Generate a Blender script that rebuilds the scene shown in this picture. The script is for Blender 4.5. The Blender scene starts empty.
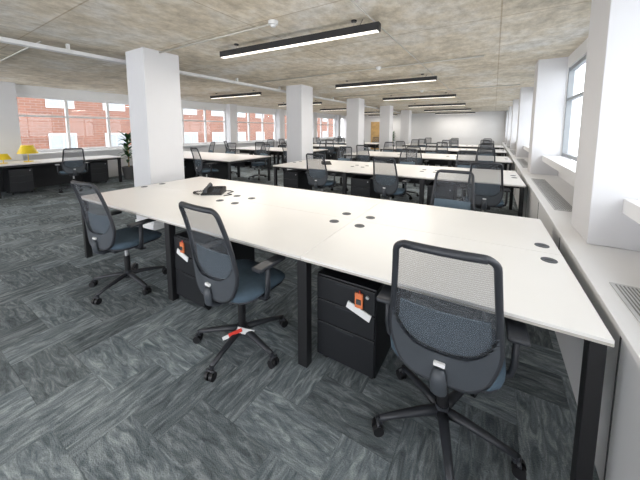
import bpy, bmesh, math, random
from mathutils import Vector, Matrix
random.seed(4)
sc = bpy.context.scene
try:
    sc.view_settings.view_transform = 'Standard'
    sc.view_settings.look = 'None'
except Exception:
    pass

# ---------------------------------------------------------------- materials
def newmat(name):
    m = bpy.data.materials.new(name); m.use_nodes = True
    nt = m.node_tree; b = nt.nodes['Principled BSDF']
    return m, nt, b

def simple(name, col, rough=0.5, metal=0.0, var=0.06, scale=8.0, bump=0.0, emit=None, estr=0):
    m, nt, b = newmat(name)
    tc = nt.nodes.new('ShaderNodeTexCoord')
    n = nt.nodes.new('ShaderNodeTexNoise'); n.inputs['Scale'].default_value = scale
    n.inputs['Detail'].default_value = 3
    nt.links.new(tc.outputs['Object'], n.inputs['Vector'])
    r = nt.nodes.new('ShaderNodeValToRGB')
    r.color_ramp.elements[0].position = 0.3; r.color_ramp.elements[1].position = 0.7
    r.color_ramp.elements[0].color = tuple(c*(1-var) for c in col)+(1,)
    r.color_ramp.elements[1].color = tuple(min(1, c*(1+var)) for c in col)+(1,)
    nt.links.new(n.outputs['Fac'], r.inputs['Fac'])
    nt.links.new(r.outputs['Color'], b.inputs['Base Color'])
    b.inputs['Roughness'].default_value = rough
    b.inputs['Metallic'].default_value = metal
    if bump:
        n2 = nt.nodes.new('ShaderNodeTexNoise'); n2.inputs['Scale'].default_value = scale*20
        nt.links.new(tc.outputs['Object'], n2.inputs['Vector'])
        bp = nt.nodes.new('ShaderNodeBump'); bp.inputs['Strength'].default_value = bump
        bp.inputs['Distance'].default_value = 0.01
        nt.links.new(n2.outputs['Fac'], bp.inputs['Height'])
        nt.links.new(bp.outputs['Normal'], b.inputs['Normal'])
    if emit:
        b.inputs['Emission Color'].default_value = tuple(emit)+(1,)
        b.inputs['Emission Strength'].default_value = estr
    return m

M_white = simple('white_paint', (0.80, 0.80, 0.81), 0.6, var=0.02, scale=2)
M_col = simple('column_paint', (0.68, 0.68, 0.70), 0.65, var=0.02, scale=2)
M_desk = simple('desk_laminate', (0.88, 0.865, 0.84), 0.28, var=0.01, scale=3)
M_edge = simple('desk_edge', (0.52, 0.49, 0.45), 0.5)
M_black = simple('black_powdercoat', (0.012, 0.012, 0.014), 0.45)
M_plastic = simple('charcoal_plastic', (0.030, 0.033, 0.040), 0.42)
M_plasticlt = simple('grey_plastic', (0.060, 0.068, 0.08), 0.45)
M_seat = simple('seat_fabric', (0.075, 0.115, 0.155), 0.95, scale=30, bump=0.3)
M_lumbar = simple('lumbar_fabric', (0.13, 0.18, 0.225), 0.9, scale=30, bump=0.2)
M_ped = simple('pedestal_black', (0.010, 0.011, 0.014), 0.45)
M_grey = simple('window_frame_grey', (0.30, 0.32, 0.34), 0.5)
M_alu = simple('grille_aluminium', (0.55, 0.56, 0.57), 0.4, metal=0.3)
M_darkgap = simple('dark_gap', (0.06, 0.06, 0.065), 0.8)
M_grgap = simple('grille_gap', (0.22, 0.22, 0.22), 0.8)
M_yel = simple('yellow_enamel', (0.85, 0.62, 0.03), 0.4)
M_red = simple('red_label', (0.75, 0.06, 0.04), 0.5)
M_orange = simple('orange_label', (0.80, 0.22, 0.08), 0.5)
M_paper = simple('white_paper', (0.85, 0.85, 0.85), 0.7, var=0.01)
M_wood = simple('door_wood', (0.50, 0.32, 0.13), 0.5, scale=4, var=0.2)
M_leaf = simple('leaf_green', (0.03, 0.10, 0.03), 0.5, var=0.3)
M_pot = simple('pot_grey', (0.12, 0.12, 0.12), 0.6)
M_pipe = simple('white_trunking', (0.72, 0.72, 0.72), 0.5)
M_conduit = simple('conduit_galvanised', (0.5, 0.48, 0.44), 0.4, metal=0.4)
M_led = simple('led_diffuser', (0.9, 0.9, 0.88), 0.5, emit=(1, 0.92, 0.80), estr=2.0)
M_screen = simple('dark_screen', (0.01, 0.01, 0.012), 0.15)

# chair mesh fabric
def mesh_mat():
    m, nt, b = newmat('chair_mesh')
    b.inputs['Base Color'].default_value = (0.085, 0.093, 0.108, 1)
    b.inputs['Roughness'].default_value = 0.8
    tr = nt.nodes.new('ShaderNodeBsdfTransparent')
    mx = nt.nodes.new('ShaderNodeMixShader')
    tc = nt.nodes.new('ShaderNodeTexCoord')
    w = nt.nodes.new('ShaderNodeTexWave'); w.bands_direction = 'Z'
    w.inputs['Scale'].default_value = 34; w.inputs['Distortion'].default_value = 0.3
    nt.links.new(tc.outputs['Object'], w.inputs['Vector'])
    mr = nt.nodes.new('ShaderNodeMapRange')
    mr.inputs['To Min'].default_value = 0.42; mr.inputs['To Max'].default_value = 0.55
    nt.links.new(w.outputs['Fac'], mr.inputs['Value'])
    nt.links.new(mr.outputs['Result'], mx.inputs['Fac'])
    nt.links.new(tr.outputs[0], mx.inputs[1]); nt.links.new(b.outputs[0], mx.inputs[2])
    nt.links.new(mx.outputs[0], nt.nodes['Material Output'].inputs['Surface'])
    return m
M_mesh = mesh_mat()

def glass_mat():
    m, nt, b = newmat('window_glass')
    tr = nt.nodes.new('ShaderNodeBsdfTransparent'); tr.inputs[0].default_value = (0.95, 0.97, 0.97, 1)
    gl = nt.nodes.new('ShaderNodeBsdfGlossy'); gl.inputs['Roughness'].default_value = 0.02
    n = nt.nodes.new('ShaderNodeTexNoise'); n.inputs['Scale'].default_value = 1.0
    mr = nt.nodes.new('ShaderNodeMapRange'); mr.inputs['To Min'].default_value = 0.02; mr.inputs['To Max'].default_value = 0.06
    nt.links.new(n.outputs['Fac'], mr.inputs['Value'])
    mx = nt.nodes.new('ShaderNodeMixShader')
    nt.links.new(mr.outputs['Result'], mx.inputs['Fac'])
    nt.links.new(tr.outputs[0], mx.inputs[1]); nt.links.new(gl.outputs[0], mx.inputs[2])
    nt.links.new(mx.outputs[0], nt.nodes['Material Output'].inputs['Surface'])
    return m
M_glass = glass_mat()

# carpet : herringbone planks
def carpet():
    m, nt, b = newmat('carpet_planks')
    L = nt.links
    def math_(op, a, bb=None, c=None):
        n = nt.nodes.new('ShaderNodeMath'); n.operation = op
        for i, v in enumerate((a, bb, c)):
            if v is None: continue
            if isinstance(v, (int, float)): n.inputs[i].default_value = v
            else: L.new(v, n.inputs[i])
        return n.outputs[0]
    tc = nt.nodes.new('ShaderNodeTexCoord'); sp = nt.nodes.new('ShaderNodeSeparateXYZ')
    L.new(tc.outputs['Object'], sp.inputs[0])
    w = 0.25; n = 2
    X = math_('ADD', sp.outputs[0], 100.07); Y = math_('ADD', sp.outputs[1], 100.11)
    xs = math_('DIVIDE', X, w); ys = math_('DIVIDE', Y, w)
    i = math_('FLOOR', xs); j = math_('FLOOR', ys)
    d = math_('FLOORED_MODULO', math_('SUBTRACT', i, j), 2*n)
    hz = math_('LESS_THAN', d, n-0.5)            # 1 = horizontal
    vt = math_('SUBTRACT', 1.0, hz)
    idh = math_('ADD', math_('MULTIPLY', math_('SUBTRACT', i, d), 3.17), math_('MULTIPLY', j, 7.31))
    idv = math_('ADD', math_('MULTIPLY', i, 5.13), math_('MULTIPLY', math_('ADD', j, d), 2.77))
    pid = math_('ADD', math_('MULTIPLY', idh, hz), math_('MULTIPLY', idv, vt))
    al = math_('ADD', math_('MULTIPLY', X, hz), math_('MULTIPLY', Y, vt))
    ac = math_('ADD', math_('MULTIPLY', Y, hz), math_('MULTIPLY', X, vt))
    cb = nt.nodes.new('ShaderNodeCombineXYZ')
    L.new(math_('MULTIPLY', al, 6.5), cb.inputs[0]); L.new(math_('MULTIPLY', ac, 28.0), cb.inputs[1]); L.new(pid, cb.inputs[2])
    n1 = nt.nodes.new('ShaderNodeTexNoise'); n1.inputs['Scale'].default_value = 1.0
    n1.inputs['Detail'].default_value = 5; n1.inputs['Roughness'].default_value = 0.7; n1.inputs['Distortion'].default_value = 0.8
    L.new(cb.outputs[0], n1.inputs['Vector'])
    r = nt.nodes.new('ShaderNodeValToRGB'); e = r.color_ramp.elements
    e[0].position = 0.34; e[0].color = (0.098, 0.119, 0.132, 1)
    e[1].position = 0.68; e[1].color = (0.37, 0.41, 0.425, 1)
    e2 = e.new(0.50); e2.color = (0.185, 0.214, 0.229, 1)
    L.new(n1.outputs['Fac'], r.inputs['Fac'])
    wn = nt.nodes.new('ShaderNodeTexWhiteNoise'); wn.noise_dimensions = '1D'; L.new(pid, wn.inputs['W'])
    br = math_('MULTIPLY_ADD', wn.outputs['Value'], 0.58, 0.72)
    fx = math_('FRACT', xs); fy = math_('FRACT', ys)
    facr = math_('ADD', math_('MULTIPLY', fy, hz), math_('MULTIPLY', fx, vt))
    edge = math_('MINIMUM', facr, math_('SUBTRACT', 1.0, facr))
    seam = math_('GREATER_THAN', edge, 0.012)
    seamv = math_('MULTIPLY_ADD', seam, 0.25, 0.75)
    fine = nt.nodes.new('ShaderNodeTexNoise'); fine.inputs['Scale'].default_value = 160; fine.inputs['Detail'].default_value = 1
    L.new(tc.outputs['Object'], fine.inputs['Vector'])
    fv = math_('MULTIPLY_ADD', fine.outputs['Fac'], 0.5, 0.75)
    tot = math_('MULTIPLY', math_('MULTIPLY', br, seamv), fv)
    vm = nt.nodes.new('ShaderNodeVectorMath'); vm.operation = 'SCALE'
    L.new(r.outputs['Color'], vm.inputs[0]); L.new(tot, vm.inputs['Scale'])
    L.new(vm.outputs[0], b.inputs['Base Color'])
    b.inputs['Roughness'].default_value = 0.95
    b.inputs['Specular IOR Level'].default_value = 0.2
    bp = nt.nodes.new('ShaderNodeBump'); bp.inputs['Strength'].default_value = 0.35; bp.inputs['Distance'].default_value = 0.01
    L.new(fine.outputs['Fac'], bp.inputs['Height']); L.new(bp.outputs['Normal'], b.inputs['Normal'])
    return m
M_carpet = carpet()

def concrete():
    m, nt, b = newmat('board_marked_concrete'); L = nt.links
    tc = nt.nodes.new('ShaderNodeTexCoord')
    big = nt.nodes.new('ShaderNodeTexNoise'); big.inputs['Scale'].default_value = 0.9; big.inputs['Detail'].default_value = 8; big.inputs['Roughness'].default_value = 0.7
    L.new(tc.outputs['Object'], big.inputs['Vector'])
    r = nt.nodes.new('ShaderNodeValToRGB'); e = r.color_ramp.elements
    e[0].position = 0.36; e[0].color = (0.54, 0.49, 0.41, 1)
    e[1].position = 0.64; e[1].color = (0.80, 0.775, 0.73, 1)
    k = e.new(0.48); k.color = (0.73, 0.655, 0.53, 1)
    L.new(big.outputs['Fac'], r.inputs['Fac'])
    bt = nt.nodes.new('ShaderNodeTexBrick'); bt.inputs['Scale'].default_value = 1.0
    bt.inputs['Brick Width'].default_value = 2.4; bt.inputs['Row Height'].default_value = 1.2
    bt.inputs['Mortar Size'].default_value = 0.008; bt.offset = 0.0
    bt.inputs['Color1'].default_value = (1, 1, 1, 1); bt.inputs['Color2'].default_value = (0.90, 0.90, 0.89, 1); bt.inputs['Mortar'].default_value = (0.70, 0.65, 0.58, 1)
    L.new(tc.outputs['Object'], bt.inputs['Vector'])
    mp = nt.nodes.new('ShaderNodeMapping'); mp.inputs['Scale'].default_value = (4.5, 3.0, 1)
    L.new(tc.outputs['Object'], mp.inputs['Vector'])
    st = nt.nodes.new('ShaderNodeTexNoise'); st.inputs['Scale'].default_value = 1.8; st.inputs['Detail'].default_value = 9; st.inputs['Roughness'].default_value = 0.78
    L.new(mp.outputs[0], st.inputs['Vector'])
    r2 = nt.nodes.new('ShaderNodeValToRGB'); r2.color_ramp.elements[0].position = 0.36; r2.color_ramp.elements[1].position = 0.60
    r2.color_ramp.elements[0].color = (0.72, 0.70, 0.66, 1); r2.color_ramp.elements[1].color = (1.07, 1.07, 1.08, 1)
    L.new(st.outputs['Fac'], r2.inputs['Fac'])
    m1 = nt.nodes.new('ShaderNodeVectorMath'); m1.operation = 'MULTIPLY'
    m2 = nt.nodes.new('ShaderNodeVectorMath'); m2.operation = 'MULTIPLY'
    L.new(r.outputs[0], m1.inputs[0]); L.new(bt.outputs['Color'], m1.inputs[1])
    L.new(m1.outputs[0], m2.inputs[0]); L.new(r2.outputs[0], m2.inputs[1])
    L.new(m2.outputs[0], b.inputs['Base Color'])
    b.inputs['Roughness'].default_value = 0.85
    bp = nt.nodes.new('ShaderNodeBump'); bp.inputs['Strength'].default_value = 0.4; bp.inputs['Distance'].default_value = 0.02
    L.new(st.outputs['Fac'], bp.inputs['Height']); L.new(bp.outputs['Normal'], b.inputs['Normal'])
    return m
M_ceil = concrete()

def brick():
    m, nt, b = newmat('red_brick'); L = nt.links
    tc = nt.nodes.new('ShaderNodeTexCoord')
    sp = nt.nodes.new('ShaderNodeSeparateXYZ'); cb = nt.nodes.new('ShaderNodeCombineXYZ')
    L.new(tc.outputs['Object'], sp.inputs[0]); L.new(sp.outputs[1], cb.inputs[0]); L.new(sp.outputs[2], cb.inputs[1])
    bt = nt.nodes.new('ShaderNodeTexBrick'); bt.inputs['Scale'].default_value = 1.0
    bt.inputs['Brick Width'].default_value = 0.45; bt.inputs['Row Height'].default_value = 0.15; bt.inputs['Mortar Size'].default_value = 0.012
    bt.inputs['Color1'].default_value = (0.24, 0.105, 0.07, 1); bt.inputs['Color2'].default_value = (0.18, 0.08, 0.055, 1); bt.inputs['Mortar'].default_value = (0.25, 0.2, 0.18, 1)
    L.new(cb.outputs[0], bt.inputs['Vector']); L.new(bt.outputs['Color'], b.inputs['Base Color'])
    b.inputs['Roughness'].default_value = 0.9
    return m
M_brick = brick()

# ---------------------------------------------------------------- mesh builder
class MB:
    def __init__(s):
        s.bm = bmesh.new(); s.mats = []
    def mi(s, m):
        if m not in s.mats: s.mats.append(m)
        return s.mats.index(m)
    def merge(s, t, mat, smooth=False):
        k = s.mi(mat)
        for f in t.faces: f.material_index = k; f.smooth = smooth
        me = bpy.data.meshes.new('tmp'); t.to_mesh(me); t.free()
        s.bm.from_mesh(me); bpy.data.meshes.remove(me)
    def box(s, lo, hi, mat, bev=0.0, rot=None, seg=2):
        t = bmesh.new(); bmesh.ops.create_cube(t, size=1)
        c = (Vector(lo)+Vector(hi))/2; sz = Vector(hi)-Vector(lo)
        for v in t.verts: v.co = Vector((v.co.x*sz.x, v.co.y*sz.y, v.co.z*sz.z))
        if bev: bmesh.ops.bevel(t, geom=t.edges[:], offset=bev, segments=seg, affect='EDGES', profile=0.5)
        M = Matrix.Translation(c)
        if rot is not None: M = M @ rot
        t.transform(M); s.merge(t, mat)
    def tube(s, pts, r, mat, n=10, closed=False, flat=1.0, ends=True):
        pts = [Vector(p) for p in pts]; N = len(pts)
        rr = r if isinstance(r, (list, tuple)) else [r]*N
        t = bmesh.new(); rings = []; up = None
        for i, p in enumerate(pts):
            if closed: d = pts[(i+1) % N]-pts[i-1]
            else: d = pts[min(i+1, N-1)]-pts[max(i-1, 0)]
            d.normalize()
            if up is None:
                up = Vector((0, 0, 1)) if abs(d.z) < 0.9 else Vector((0, 1, 0))
            up = (up-d*up.dot(d)).normalized(); sd = d.cross(up)
            ring = []
            for k in range(n):
                a = 2*math.pi*k/n
                ring.append(t.verts.new(p+sd*math.cos(a)*rr[i]+up*math.sin(a)*rr[i]*flat))
            rings.append(ring)
        for i in range(N if closed else N-1):
            A = rings[i]; B = rings[(i+1) % N]
            for k in range(n): t.faces.new((A[k], A[(k+1) % n], B[(k+1) % n], B[k]))
        if not closed and ends:
            t.faces.new(rings[0][::-1]); t.faces.new(rings[-1])
        bmesh.ops.recalc_face_normals(t, faces=t.faces[:])
        s.merge(t, mat, True)
    def cyl(s, p0, p1, r0, r1, mat, n=20):
        t = bmesh.new(); p0 = Vector(p0); p1 = Vector(p1); d = (p1-p0).normalized()
        up = Vector((0, 0, 1)) if abs(d.z) < 0.9 else Vector((0, 1, 0))
        up = (up-d*up.dot(d)).normalized(); sd = d.cross(up)
        R = []
        for p, r in ((p0, r0), (p1, r1)):
            R.append([t.verts.new(p+(sd*math.cos(2*math.pi*k/n)+up*math.sin(2*math.pi*k/n))*r) for k in range(n)])
        for k in range(n): t.faces.new((R[0][k], R[0][(k+1) % n], R[1][(k+1) % n], R[1][k]))
        t.faces.new(R[0][::-1]); t.faces.new(R[1])
        bmesh.ops.recalc_face_normals(t, faces=t.faces[:])
        s.merge(t, mat, False)
    def loft(s, layers, mat, smooth=True):
        t = bmesh.new(); R = [[t.verts.new(p) for p in l] for l in layers]; n = len(R[0])
        for a, b_ in zip(R[:-1], R[1:]):
            for k in range(n): t.faces.new((a[k], a[(k+1) % n], b_[(k+1) % n], b_[k]))
        t.faces.new(R[0][::-1]); t.faces.new(R[-1])
        bmesh.ops.recalc_face_normals(t, faces=t.faces[:])
        s.merge(t, mat, smooth)
    def quad(s, ps, mat):
        t = bmesh.new(); t.faces.new([t.verts.new(p) for p in ps]); s.merge(t, mat)
    def mesh(s, name):
        me = bpy.data.meshes.new(name); s.bm.to_mesh(me); s.bm.free()
        for m in s.mats: me.materials.append(m)
        return me
    def obj(s, name, loc=(0, 0, 0), rz=0):
        o = bpy.data.objects.new(name, s.mesh(name)); o.location = loc; o.rotation_euler[2] = rz
        sc.collection.objects.link(o); return o

def place(name, me, loc, rz=0):
    o = bpy.data.objects.new(name, me); o.location = loc; o.rotation_euler[2] = rz
    sc.collection.objects.link(o); return o

# ---------------------------------------------------------------- room shell
XL, XR, YB, YF, HC = -10.5, 0.95, -5.0, 21.0, 2.68
b = MB(); b.box((XL-0.2, YB, -0.15), (XR+0.2, YF+0.2, 0), M_carpet); b.obj('floor')
b = MB(); b.box((XL-0.2, YB, HC), (XR+0.2, YF+0.2, HC+0.25), M_ceil); b.obj('ceiling')
b = MB(); b.box((XL-0.2, YF, 0), (XR+0.2, YF+0.2, HC), M_white); b.obj('wall_end')

# right wall
PR = [-1.2, 2.5, 6.07, 9.7, 13.35, 17.0, 20.5]
b = MB()
b.box((XR, YB, 0), (XR+0.15, YF, 0.98), M_white)
b.box((XR, YB, 2.5), (XR+0.15, YF, HC), M_white)
for y in PR: b.box((XR, y, 0.98), (XR+0.15, y+0.47, 2.5), M_white)
b.obj('wall_right')
for y in PR:
    b = MB(); b.box((0.57, 0, 0.751), (XR, 0.47, HC), M_col, 0.004)
    b.obj('wall_pilaster', (0, y, 0))
# casing under the windows + grilles
b = MB()
b.box((0.47, YB, 0.0), (XR-0.002, YF-0.01, 0.72), M_white)
b.box((0.455, YB, 0.72), (XR-0.002, YF-0.01, 0.75), M_white, 0.003)
y = -4.6
while y < 20:
    b.box((0.467, y, 0.05), (0.4705, y+0.008, 0.71), M_darkgap); y += 1.22
for i in range(len(PR)-1):
    y0 = PR[i]+0.47; y1 = PR[i+1]
    a0 = y0+0.45; a1 = y1-0.60
    b.box((0.53, a0, 0.75), (0.70, a1, 0.756), M_alu)
    k = 0.545
    while k < 0.69:
        b.box((k, a0+0.02, 0.756), (k+0.005, a1-0.02, 0.758), M_grgap); k += 0.014
b.obj('radiator_casing')
for i in range(len(PR)-1):
    y0 = PR[i]+0.47; y1 = PR[i+1]
    b = MB()
    b.box((0.72, y0, 0.985), (XR+0.02, y1, 1.08), M_white, 0.004)
    L = y1-y0; fr = 0.035
    x0, x1 = XR+0.03, XR+0.09
    b.box((x0, y0, 1.08), (x1, y1, 1.08+fr*1.6), M_grey); b.box((x0, y0, 2.5-fr*1.6), (x1, y1, 2.5), M_grey)
    for k in range(4):
        yy = y0+(L-fr)*k/3
        b.box((x0-0.01, yy, 1.08), (x1, yy+fr, 2.5), M_grey)
    b.box((x0, y0, 1.98), (x1, y1, 2.02), M_grey)
    b.quad([(x0+0.03, y0, 1.1), (x0+0.03, y1, 1.1), (x0+0.03, y1, 2.5), (x0+0.03, y0, 2.5)], M_glass)
    b.obj('window_%d' % (i+1))

# left wall
PL = [-5.0, -1.6, 1.75, 5.3, 8.9, 12.4, 15.9, 19.4]
b = MB()
b.box((XL-0.15, YB, 0), (XL, YF, 0.86), M_white)
b.box((XL-0.15, YB, 2.44), (XL, YF, HC), M_white)
for y in PL: b.box((XL-0.12, y, 0), (XL+0.28, y+0.42, HC), M_col, 0.004)
b.obj('wall_left')
for i in range(len(PL)-1):
    y0 = PL[i]+0.42; y1 = PL[i+1]; L = y1-y0
    b = MB(); x0, x1 = XL-0.10, XL-0.03; fr = 0.06
    b.box((XL-0.1, y0, 0.86), (XL+0.18, y1, 0.90), M_white)
    b.box((x0, y0, 0.90), (x1, y1, 0.98), M_white); b.box((x0, y0, 2.36), (x1, y1, 2.44), M_white)
    for k in range(4):
        yy = y0+(L-fr)*k/3
        b.box((x0-0.01, yy, 0.9), (x1+0.01, yy+fr, 2.44), M_white)
    b.box((x0, y0, 1.86), (x1, y1, 1.91), M_white)
    b.quad([(x0+0.03, y0, .95), (x0+0.03, y1, .95), (x0+0.03, y1, 2.4), (x0+0.03, y0, 2.4)], M_glass)
    b.obj('window_%d' % (i+20))

# free-standing columns
for (y) in (2.22, 6.1, 9.75, 13.4, 17.05):
    b = MB(); b.box((-0.25, -0.27, 0), (0.25, 0.27, HC), M_col, 0.006)
    b.box((-0.262, -0.282, 0), (0.262, 0.282, 0.09), M_white, 0.003)
    b.obj('concrete_column', (-4.55, y+0.27, 0))

# end wall door etc
b = MB()
b.box((-0.55, -0.06, 0), (0.55, 0, 2.2), M_white, 0.004); b.box((-0.48, -0.09, 0.01), (0.48, -0.03, 2.13), M_wood, 0.004)
b.cyl((0.38, -0.09, 1.0), (0.38, -0.15, 1.0), 0.012, 0.012, M_alu); b.box((0.28, -0.16, 0.985), (0.39, -0.14, 1.005), M_alu)
b.obj('door_1', (-7.7, YF-0.002, 0))

# ---------------------------------------------------------------- ceiling services
b = MB()
b.box((-5.09, YB+0.2, 2.55), (-4.98, 20, 2.60), M_pipe, 0.004)
y = YB+0.6
while y < 20:
    b.box((-5.06, y, 2.60), (-5.01, y+0.03, HC), M_pipe); y += 1.5
b.obj('cable_trunking')
b = MB()
b.tube([(-10.2, 1.36, 2.655), (-5.1, 1.36, 2.655)], 0.012, M_conduit)
b.tube([(-4.3, 2.46, 2.655), (-2.1, 2.46, 2.655)], 0.012, M_conduit)
b.tube([(-0.2, 5.2, 2.655), (-4.9, 5.2, 2.655)], 0.012, M_conduit)
b.tube([(0.5, 8.9, 2.655), (-4.9, 8.9, 2.655)], 0.012, M_conduit)
b.tube([(-1.15, 1.0, 2.66), (-1.15, 18, 2.66)], 0.008, M_conduit)
for (x, y) in ((-2.1, 2.46), (-1.9, 5.2), (-1.9, 8.9)):
    b.cyl((x, y, HC), (x, y, HC-0.035), 0.055, 0.05, M_pipe); b.cyl((x, y, HC-0.035), (x, y, HC-0.06), 0.03, 0.025, M_pipe)
b.obj('ceiling_conduit')

def luminaire(x0, x1, y):
    b = MB(); L = (x1-x0)/2; z0 = 2.53
    b.box((-L, -0.04, z0), (L, 0.04, z0+0.08), M_black, 0.003)
    b.box((-L+0.02, -0.034, z0-0.005), (L-0.02, 0.034, z0+0.002), M_led)
    for sx in (-L*0.75, L*0.75):
        b.tube([(sx, 0, z0+0.07), (sx, 0, HC)], 0.003, M_conduit, 6)
        b.cyl((sx, 0, HC-0.015), (sx, 0, HC), 0.03, 0.03, M_black)
    b.tube([(L*0.8, 0, z0+0.07), (L*0.83, 0.02, HC)], 0.003, M_black, 6)
    o = b.obj('linear_pendant_light', ((x0+x1)/2, y, 0), math.radians(2.5))
    ld = bpy.data.lights.new('led_strip', 'AREA'); ld.shape = 'RECTANGLE'; ld.size = (x1-x0)-0.05; ld.size_y = 0.06
    ld.energy = 36; ld.color = (1, 0.94, 0.86)
    lo = bpy.data.objects.new('led_strip', ld); lo.location = (0, 0, z0-0.007); lo.parent = o; sc.collection.objects.link(lo)
for k in range(6):
    luminaire(-3.36, -1.06, 2.86+3.42*k)
for k in range(5):
    luminaire(-7.95, -5.85, 6.2+3.42*k)

# ---------------------------------------------------------------- bench desks
SK = math.radians(1.3)
def bench(xs, y0, y1, name='bench_desk', grom=True):
    """xs = leg line x positions (sorted); desk spans xs[0]..xs[-1]; origin at middle of near edge"""
    b = MB(); zt = 0.74; th = 0.025
    xc = (xs[0]+xs[-1])/2; yb = y0
    xs = [x-xc for x in xs]; y1 = y1-y0; y0 = 0.0; ym = (y0+y1)/2
    for i in range(len(xs)-1):
        a, c = xs[i]+0.0018, xs[i+1]-0.0018
        for (p, q) in ((y0, ym-0.0018), (ym+0.0018, y1)):
            b.box((a, p, zt-th), (c, q, zt-0.014), M_edge)
            b.box((a, p, zt-0.014), (c, q, zt), M_desk, 0.001)
    for i, x in enumerate(xs):
        hw = 0.035 if 0 < i < len(xs)-1 else 0.026
        cx = x
        if i == 0: cx = x+0.045
        if i == len(xs)-1: cx = x-0.04
        for yy in (y0+0.012, y1-0.082):
            b.box((cx-hw, yy, 0.0), (cx+hw, yy+0.06, zt-th), M_black, 0.004)
        b.box((cx-0.025, y0+0.03, zt-th-0.05), (cx+0.025, y1-0.03, zt-th), M_black, 0.002)
    for yy in (y0+0.16, y1-0.20, ym-0.2, ym+0.16):
        b.box((xs[0]+0.03, yy, zt-th-0.05), (xs[-1]-0.03, yy+0.04, zt-th), M_black)
    b.box((xs[0]+0.15, ym-0.13, 0.50), (xs[-1]-0.15, ym+0.13, 0.51), M_black)
    b.box((xs[0]+0.15, ym-0.135, 0.50), (xs[-1]-0.15, ym-0.125, 0.62), M_black)
    b.box((xs[0]+0.15, ym+0.125, 0.50), (xs[-1]-0.15, ym+0.135, 0.62), M_black)
    if grom:
        pts = []
        for x in xs[1:-1]: pts += [x-0.13, x+0.10]
        pts += [xs[-1]-0.085, xs[0]+0.09]
        for x in pts:
            for yy in (ym-0.125, ym+0.125):
                b.cyl((x, yy, zt-0.003), (x, yy, zt+0.003), 0.042, 0.040, M_plasticlt, 24)
                b.box((x-0.02, yy-0.006, zt+0.003), (x+0.02, yy+0.006, zt+0.004), M_black)
    return b.obj(name, (xc, yb, 0), SK)
XS = [-4.10, -2.38, -0.97, 0.42]
for k in range(5):
    y0 = 1.335+3.42*k
    bench(XS, y0, y0+1.65)
XS2 = [-9.7, -8.3, -6.9, -5.6]
for k in range(1, 5):
    y0 = 1.33+3.42*k
    bench(XS2, y0, y0+1.6, grom=False)
# desk along the left windows
b = MB()
b.box((-10.2, -1.0, 0.715), (-9.2, 4.0, 0.74), M_desk, 0.002)
for y in (-0.95, 1.5, 3.9):
    for x in (-10.15, -9.3): b.box((x, y, 0), (x+0.07, y+0.06, 0.715), M_black, 0.003)
    b.box((-10.15, y, 0.66), (-9.23, y+0.06, 0.715), M_black)
b.box((-9.35, -0.9, 0.66), (-9.30, 3.9, 0.715), M_black)
b.box((-10.1, -0.9, 0.02), (-10.08, 3.9, 0.70), M_black)
b.obj('window_desk')

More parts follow.
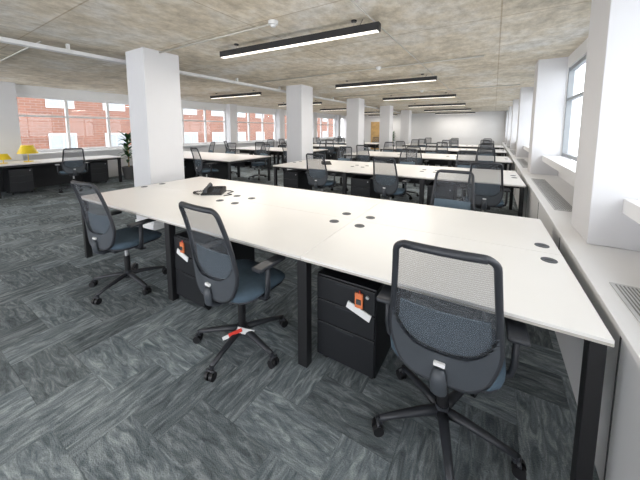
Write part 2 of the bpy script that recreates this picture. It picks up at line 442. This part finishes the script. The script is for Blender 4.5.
# ---------------------------------------------------------------- task chair
def chair_mesh():
    b = MB()
    for k in range(5):
        a = math.radians(72*k-5); c, s_ = math.cos(a), math.sin(a)
        P = lambda r, z: Vector((c*r, s_*r, z))
        b.tube([P(0.02, .115), P(0.10, .112), P(0.22, .095), P(0.31, .078)], [.028, .024, .019, .016], M_plastic, 10, flat=0.8)
        b.cyl(P(0.31, .05), P(0.31, .085), 0.014, 0.014, M_plastic, 12)
        t = Vector((-s_, c, 0)); ctr = P(0.322, 0.028)
        b.cyl(ctr+t*0.008, ctr+t*0.028, 0.028, 0.026, M_black, 18)
        b.cyl(ctr-t*0.008, ctr-t*0.028, 0.028, 0.026, M_black, 18)
        b.cyl(ctr-t*0.010, ctr+t*0.010, 0.012, 0.012, M_plastic, 10)
        b.tube([ctr+Vector((0, 0, .030))-t*0.027, ctr+Vector((0, 0, .034)), ctr+Vector((0, 0, .030))+t*0.027], 0.009, M_plastic, 8)
    b.cyl((0, 0, 0.085), (0, 0, 0.15), 0.04, 0.032, M_plastic)
    b.cyl((0, 0, 0.15), (0, 0, 0.30), 0.026, 0.026, M_black)
    b.cyl((0, 0, 0.30), (0, 0, 0.40), 0.016, 0.016, M_alu)
    b.box((-0.085, -0.15, 0.385), (0.085, 0.12, 0.43), M_plastic, 0.012)
    b.tube([(0.08, 0.03, 0.41), (0.20, 0.03, 0.40)], 0.008, M_plastic)
    b.box((0.18, 0.0, 0.393), (0.235, 0.05, 0.405), M_plastic, 0.004)
    def se(hx, hy, z, n=36, e=4.0, cy=0.03, dip=0):
        out = []
        for k in range(n):
            a = 2*math.pi*k/n; c, s_ = math.cos(a), math.sin(a)
            r = (abs(c)**e+abs(s_)**e)**(-1/e)
            x = hx*c*r; y = hy*s_*r
            out.append((x, cy+y, z-dip*max(0, y/hy)**3))
        return out
    b.loft([se(.17, .17, .428), se(.225, .215, .437, dip=.01), se(.238, .228, .448, dip=.015), se(.236, .226, .456, dip=.02)], M_plastic)
    b.loft([se(.236, .226, .456, dip=.02), se(.246, .238, .470, dip=.025), se(.247, .239, .488, dip=.03), se(.235, .228, .502, dip=.03), se(.19, .185, .508, dip=.015), se(.10, .1, .507)], M_seat)
    z0, z1 = 0.47, 1.065
    def hw(z):
        if z < 0.66: W = 0.150+0.060*math.sin((z-z0)/(0.66-z0)*math.pi/2)
        else: W = 0.210-0.036*(z-0.66)/(z1-0.66)
        rt = 0.042
        if z > z1-rt: W = W-rt+math.sqrt(max(0, rt*rt-(z-(z1-rt))**2))
        rb = 0.06
        if z < z0+rb: W = W-rb+math.sqrt(max(0, rb*rb-((z0+rb)-z)**2))
        return W
    def yy(x, z):
        t = (z-z0)/(z1-z0)
        return -0.235-0.10*t+0.035*math.sin(t*math.pi*0.9)+0.9*x*x*(1-0.5*t)
    def P(u, z, off=0):
        x = u*hw(z); return Vector((x, yy(x, z)+off, z))
    zs = []
    K = 40
    for k in range(K+1):
        t = k/K; zs.append(z0+(z1-z0)*(0.5-0.5*math.cos(math.pi*t)))
    out = [P(1, z) for z in zs] + [P(u, z1) for u in (0.5, 0, -0.5)] + [P(-1, z) for z in reversed(zs)] + [P(u, z0) for u in (-0.5, 0, 0.5)]
    b.tube(out, 0.014, M_plastic, 8, closed=True)
    U = 24
    tm = bmesh.new(); ts = bmesh.new()
    sh = lambda u: 0.600+0.13*abs(u)**4
    for i in range(K):
        for j in range(U):
            ua, ub = -1+2*j/U, -1+2*(j+1)/U
            za, zb = zs[i], zs[i+1]
            def q(t, lo_a, lo_b, hi_a, hi_b, off):
                t.faces.new([t.verts.new(p) for p in (P(ua, lo_a, off), P(ub, lo_b, off), P(ub, hi_b, off), P(ua, hi_a, off))])
            sa, sb = sh(ua), sh(ub)
            if min(sa, sb) > za:
                ha, hb = min(zb, sa), min(zb, sb)
                if max(ha, hb) > za+1e-5:
                    for off in (0.012, -0.012): q(ts, za, za, max(ha, za), max(hb, za), off)
            elif max(sa, sb) > za:
                for off in (0.012, -0.012): q(ts, za, za, max(min(zb, sa), za)+1e-4, max(min(zb, sb), za)+1e-4, off)
            if max(sa, sb) < zb or min(sa, sb) < zb:
                la, lb = max(za, min(sa, zb)), max(za, min(sb, zb))
                if zb-min(la, lb) > 1e-5: q(tm, la, lb, zb+1e-5, zb+1e-5, 0)
    for j in range(U):
        ua, ub = -1+2*j/U, -1+2*(j+1)/U
        ts.faces.new([ts.verts.new(p) for p in (P(ua, sh(ua), 0.012), P(ub, sh(ub), 0.012), P(ub, sh(ub), -0.012), P(ua, sh(ua), -0.012))])
    for t in (ts, tm): bmesh.ops.remove_doubles(t, verts=t.verts[:], dist=2e-4)
    b.merge(ts, M_plasticlt, True); b.merge(tm, M_mesh, True)
    # lumbar pad on the front of the mesh
    tl = bmesh.new(); rows = []
    for i in range(9):
        z = 0.585+0.185*i/8
        rows.append([(tl.verts.new(P(u, z, 0.016)), tl.verts.new(P(u, z, 0.026))) for u in [-0.86+1.72*j/12 for j in range(13)]])
    for i in range(8):
        for j in range(12):
            for s2 in (0, 1): tl.faces.new((rows[i][j][s2], rows[i][j+1][s2], rows[i+1][j+1][s2], rows[i+1][j][s2]))
    for j in range(12):
        for r_ in (rows[0], rows[-1]): tl.faces.new((r_[j][0], r_[j+1][0], r_[j+1][1], r_[j][1]))
    for i in range(8):
        for j in (0, 12): tl.faces.new((rows[i][j][0], rows[i+1][j][0], rows[i+1][j][1], rows[i][j][1]))
    bmesh.ops.recalc_face_normals(tl, faces=tl.faces[:])
    b.merge(tl, M_lumbar, False)
    b.tube([P(u, z1-0.004) for u in (-0.95, -0.5, 0, 0.5, 0.95)], 0.017, M_plastic, 8)
    b.tube([(0, -0.10, .41), (0, -0.20, .405), (0, -0.255, .44), (0, -0.262, .50), (0, -0.258, .54)], [.03, .032, .034, .032, .022], M_plasticlt, 10, flat=0.55)
    b.box((-0.022, -0.264, 0.552), (0.022, -0.248, 0.568), M_paper, 0.003)
    for s_ in (-1, 1):
        b.tube([(s_*0.10, -0.02, .425), (s_*0.22, -0.02, .428), (s_*0.268, -0.02, .45), (s_*0.278, -0.02, .50), (s_*0.28, -0.02, .655)],
               [.02, .02, .02, .02, .018], M_plastic, 10, flat=0.7)
        b.box((s_*0.275-0.04, -0.12, .655), (s_*0.275+0.04, 0.12, .68), M_plastic, 0.011, seg=3)
    return b.mesh('task_chair')
CH = chair_mesh()
def chair(x, y, deg, s=1.0):
    return place('office_task_chair', CH, (x, y, 0), math.radians(deg))
chair(-0.15, 1.415, 2)
ch2 = chair(-1.45, 1.31, -2)
chair(-2.98, 1.27, 6)
chair(-0.35, 3.02, 178)
for (x, r) in ((-2.85, 5), (-1.48, -4), (-0.08, 3)): chair(x, 4.72, r)
for (x, r) in ((-3.3, 186), (-1.7, 175), (-0.45, 182)): chair(x, 6.42, r)
for k in range(2, 5):
    y0 = 1.33+3.42*k
    for x in (-3.2, -1.7, -0.3): chair(x+random.uniform(-.15, .15), y0-0.05+random.uniform(-.1, .05), random.uniform(-12, 12))
    for x in (-3.2, -1.7, -0.3): chair(x+random.uniform(-.15, .15), y0+1.7+random.uniform(-.05, .1), 180+random.uniform(-12, 12))
for k in range(1, 5):
    y0 = 1.33+3.42*k
    for x in (-9.0, -7.6, -6.25): chair(x+random.uniform(-.15, .15), y0-0.1+random.uniform(-.15, .05), random.uniform(-25, 25))
    for x in (-8.9, -7.5, -6.2): chair(x+random.uniform(-.15, .15), y0+1.7+random.uniform(-.05, .1), 180+random.uniform(-20, 20))
chair(-8.92, 2.75, 80)
chair(-8.95, 0.6, 95)

# tag hanging at chair base (part of the middle chair)
b = MB()
b.tube([(0, 0, .12), (0.03, -0.01, .15), (0.06, 0, .14)], .003, M_red, 6)
b.box((0.0, -0.012, .115), (0.12, -0.008, .155), M_paper, rot=Matrix.Rotation(math.radians(25), 4, 'Y'))
b.box((-0.05, -0.016, .13), (0.04, -0.012, .155), M_red, rot=Matrix.Rotation(math.radians(-15), 4, 'Y'))
b.box((-0.09, -0.014, .11), (-0.02, -0.010, .135), M_paper, rot=Matrix.Rotation(math.radians(-15), 4, 'Y'))
tg = b.obj('paper_tag', (0.02, -0.07, 0.0), math.radians(50)); tg.parent = ch2

# ---------------------------------------------------------------- pedestals
def pedestal(x, y, tag=0.0, rz=0):
    b = MB(); w, d, h = 0.20, 0.28, 0.60
    b.box((-w, -d, 0.05), (w, d, h), M_ped, 0.004)
    for (za, zb) in ((0.06, 0.29), (0.297, 0.44), (0.447, 0.59)):
        b.box((-w+0.006, -d-0.014, za), (w-0.006, -d, zb), M_ped, 0.003)
        b.box((-0.06, -d-0.016, zb-0.020), (0.06, -d-0.012, zb-0.012), M_plastic)
    b.cyl((0.15, -d-0.012, 0.55), (0.15, -d-0.022, 0.55), 0.01, 0.01, M_alu)
    for sx in (-1, 1):
        for sy in (-1, 1):
            cx, cy = sx*(w-0.04), sy*(d-0.05)
            b.cyl((cx-0.012, cy, 0.024), (cx+0.012, cy, 0.024), 0.024, 0.024, M_black, 14)
            b.cyl((cx, cy, 0.03), (cx, cy, 0.055), 0.01, 0.01, M_black, 8)
    if tag:
        o = tag-0.10
        b.box((o+0.075, -d-0.030, 0.475), (o+0.125, -d-0.016, 0.565), M_orange, 0.004)
        b.box((o+0.085, -d-0.034, 0.50), (o+0.115, -d-0.029, 0.53), M_darkgap)
        R = Matrix.Rotation(math.radians(18), 4, 'Y')
        b.box((o+0.02, -d-0.026, 0.430), (o+0.175, -d-0.018, 0.475), M_paper, 0.001, rot=R)
        b.tube([(o+0.10, -d-0.02, 0.58), (o+0.11, -d-0.026, 0.56), (o+0.10, -d-0.022, 0.54)], 0.004, M_red, 6)
    b.obj('drawer_pedestal', (x, y, 0), rz)
pedestal(-0.72, 1.75, 0.10)
pedestal(-2.14, 1.66, -0.06)
pedestal(-9.75, 1.95, rz=math.radians(90)); pedestal(-9.75, 3.5, rz=math.radians(90))
for k in range(1, 4):
    y0 = 1.33+3.42*k
    pedestal(-3.75, y0+0.42); pedestal(-2.1, y0+0.42); pedestal(-0.7, y0+0.42)
    pedestal(-6.6, y0+0.42); pedestal(-8.0, y0+0.42)

# ---------------------------------------------------------------- desk phone
b = MB()
b.loft([[(-.12, -.11, 0), (.12, -.11, 0), (.12, .11, 0), (-.12, .11, 0)], [(-.12, -.11, .015), (.12, -.11, .015), (.12, .11, .06), (-.12, .11, .06)],
        [(-.11, -.10, .022), (.11, -.10, .022), (.11, .10, .07), (-.11, .10, .07)]], M_black, False)
tilt = Matrix.Rotation(math.atan2(.048, .20), 4, 'X')
for i in range(3):
    for j in range(4):
        x = 0.0+i*0.028; y = -.07+j*.025; z = .0245+(y+.10)*.24
        b.box((x, y, z), (x+.018, y+.014, z+.006), M_plasticlt, rot=tilt)
b.box((0.0, .035, .060), (.085, .08, .068), M_screen, rot=tilt)
b.tube([(-.07, -.12, .045), (-.07, -.09, .066), (-.07, 0, .085), (-.07, .09, .098), (-.07, .115, .078)], [.022, .02, .014, .02, .022], M_plastic, 12)
b.cyl((-.07, -.115, .03), (-.07, -.11, .05), .026, .024, M_plastic); b.cyl((-.07, .10, .06), (-.07, .105, .085), .026, .024, M_plastic)
pts = []
for k in range(140):
    t = k/139; a = t*2*math.pi*16
    cx = -.13-.11*math.sin(t*math.pi); cy = -.11+.24*t
    pts.append((cx+.009*math.cos(a), cy, .013+.009*math.sin(a)))
b.tube(pts, .0035, M_black, 5)
b.tube([(.1, .08, .01), (.16, .12, .006), (.22, .06, .006), (.17, -.04, .006), (.24, -.10, .006), (.16, -.16, .006)], .005, M_black, 6)
b.obj('desk_phone', (-2.88, 2.22, 0.7405), math.radians(35))
b = MB()
b.loft([[(-.10, -.10, 0), (.10, -.10, 0), (.10, .10, 0), (-.10, .10, 0)], [(-.10, -.10, .015), (.10, -.10, .015), (.10, .10, .06), (-.10, .10, .06)]], M_black, False)
b.tube([(-.06, -.10, .045), (-.06, 0, .085), (-.06, .10, .088)], [.022, .014, .022], M_plastic, 10)
b.obj('desk_phone', (-3.2, 5.5, 0.7405), math.radians(40))

# yellow lamps
b = MB()
b.cyl((0, 0, 0), (0, 0, .015), .09, .085, M_yel, 28); b.tube([(0, 0, .01), (0, 0, .24)], .009, M_yel)
b.cyl((0, 0, .20), (0, 0, .40), .19, .11, M_yel, 28)
b.obj('table_lamp', (-9.7, 2.15, 0.7405))
b = MB()
b.cyl((0, 0, 0), (0, 0, .012), .07, .065, M_yel, 24); b.tube([(0, 0, .01), (0, 0, .12)], .008, M_yel)
b.cyl((0, 0, .09), (0, 0, .22), .14, .08, M_yel, 28)
b.obj('table_lamp', (-9.65, 1.72, 0.7405))

# plant
def plant(x, y):
    b = MB(); n = 24
    ring = lambda r, z: [(r*math.cos(2*math.pi*k/n), r*math.sin(2*math.pi*k/n), z) for k in range(n)]
    b.loft([ring(.14, 0), ring(.19, .38), ring(.17, .385), ring(.165, .34)], M_pot, False)
    b.tube([(0, 0, .33), (.02, 0, .8), (0, .02, 1.2)], [.018, .014, .01], M_wood)
    t = bmesh.new()
    for k in range(70):
        a = random.uniform(0, 2*math.pi); z = random.uniform(.6, 1.3); L = random.uniform(.25, .42); el = random.uniform(-.1, 1.1)
        d = Vector((math.cos(a), math.sin(a), 0)); s_ = Vector((-d.y, d.x, 0)); prev = None
        for q in range(6):
            f = q/5; p = d*(L*f*math.cos(el*(1-.5*f)))+Vector((0, 0, z+L*f*math.sin(el)-.25*f*f*L)); wd = .045*math.sin(math.pi*min(.98, f*.9+.08))
            cur = (t.verts.new(p+s_*wd), t.verts.new(p-s_*wd))
            if prev: t.faces.new((prev[0], prev[1], cur[1], cur[0]))
            prev = cur
    b.merge(t, M_leaf, True)
    b.obj('potted_plant', (x, y, 0))
plant(-9.65, 4.35)
plant(-6.3, 20.4)
plant(-8.9, 20.3)

# ---------------------------------------------------------------- outside
b = MB()
b.box((-24, -12, -8), (-22, 40, 5.5), M_brick)
y = -11
while y < 39:
    for z in (-3.2, -0.2, 2.8):
        b.box((-22.02, y, z), (-21.95, y+1.3, z+1.5), M_alu)
        b.box((-21.96, y+.08, z+.08), (-21.93, y+.62, z+1.42), M_grey); b.box((-21.96, y+.68, z+.08), (-21.93, y+1.22, z+1.42), M_grey)
    y += 2.8
b.obj('brick_building')
b = MB(); b.box((-21.9, -30, -8.2), (-10.8, 60, -8), M_grey); b.box((1.2, -30, -8.2), (30, 60, -8), M_grey); b.obj('street_ground')

# ---------------------------------------------------------------- world + camera
w = bpy.data.worlds.new('World'); sc.world = w; w.use_nodes = True
bg = w.node_tree.nodes['Background']; bg.inputs[0].default_value = (0.94, 0.96, 1.0, 1); bg.inputs[1].default_value = 4.6

cam = bpy.data.cameras.new('Camera'); co = bpy.data.objects.new('Camera', cam); sc.collection.objects.link(co)
co.location = (0, 0, 1.51); co.rotation_euler = (math.radians(84.15), 0, math.radians(31.5))
cam.sensor_width = 36; cam.lens = 36*283/640; cam.shift_y = -81/640; cam.clip_start = 0.05; cam.clip_end = 200
sc.camera = co
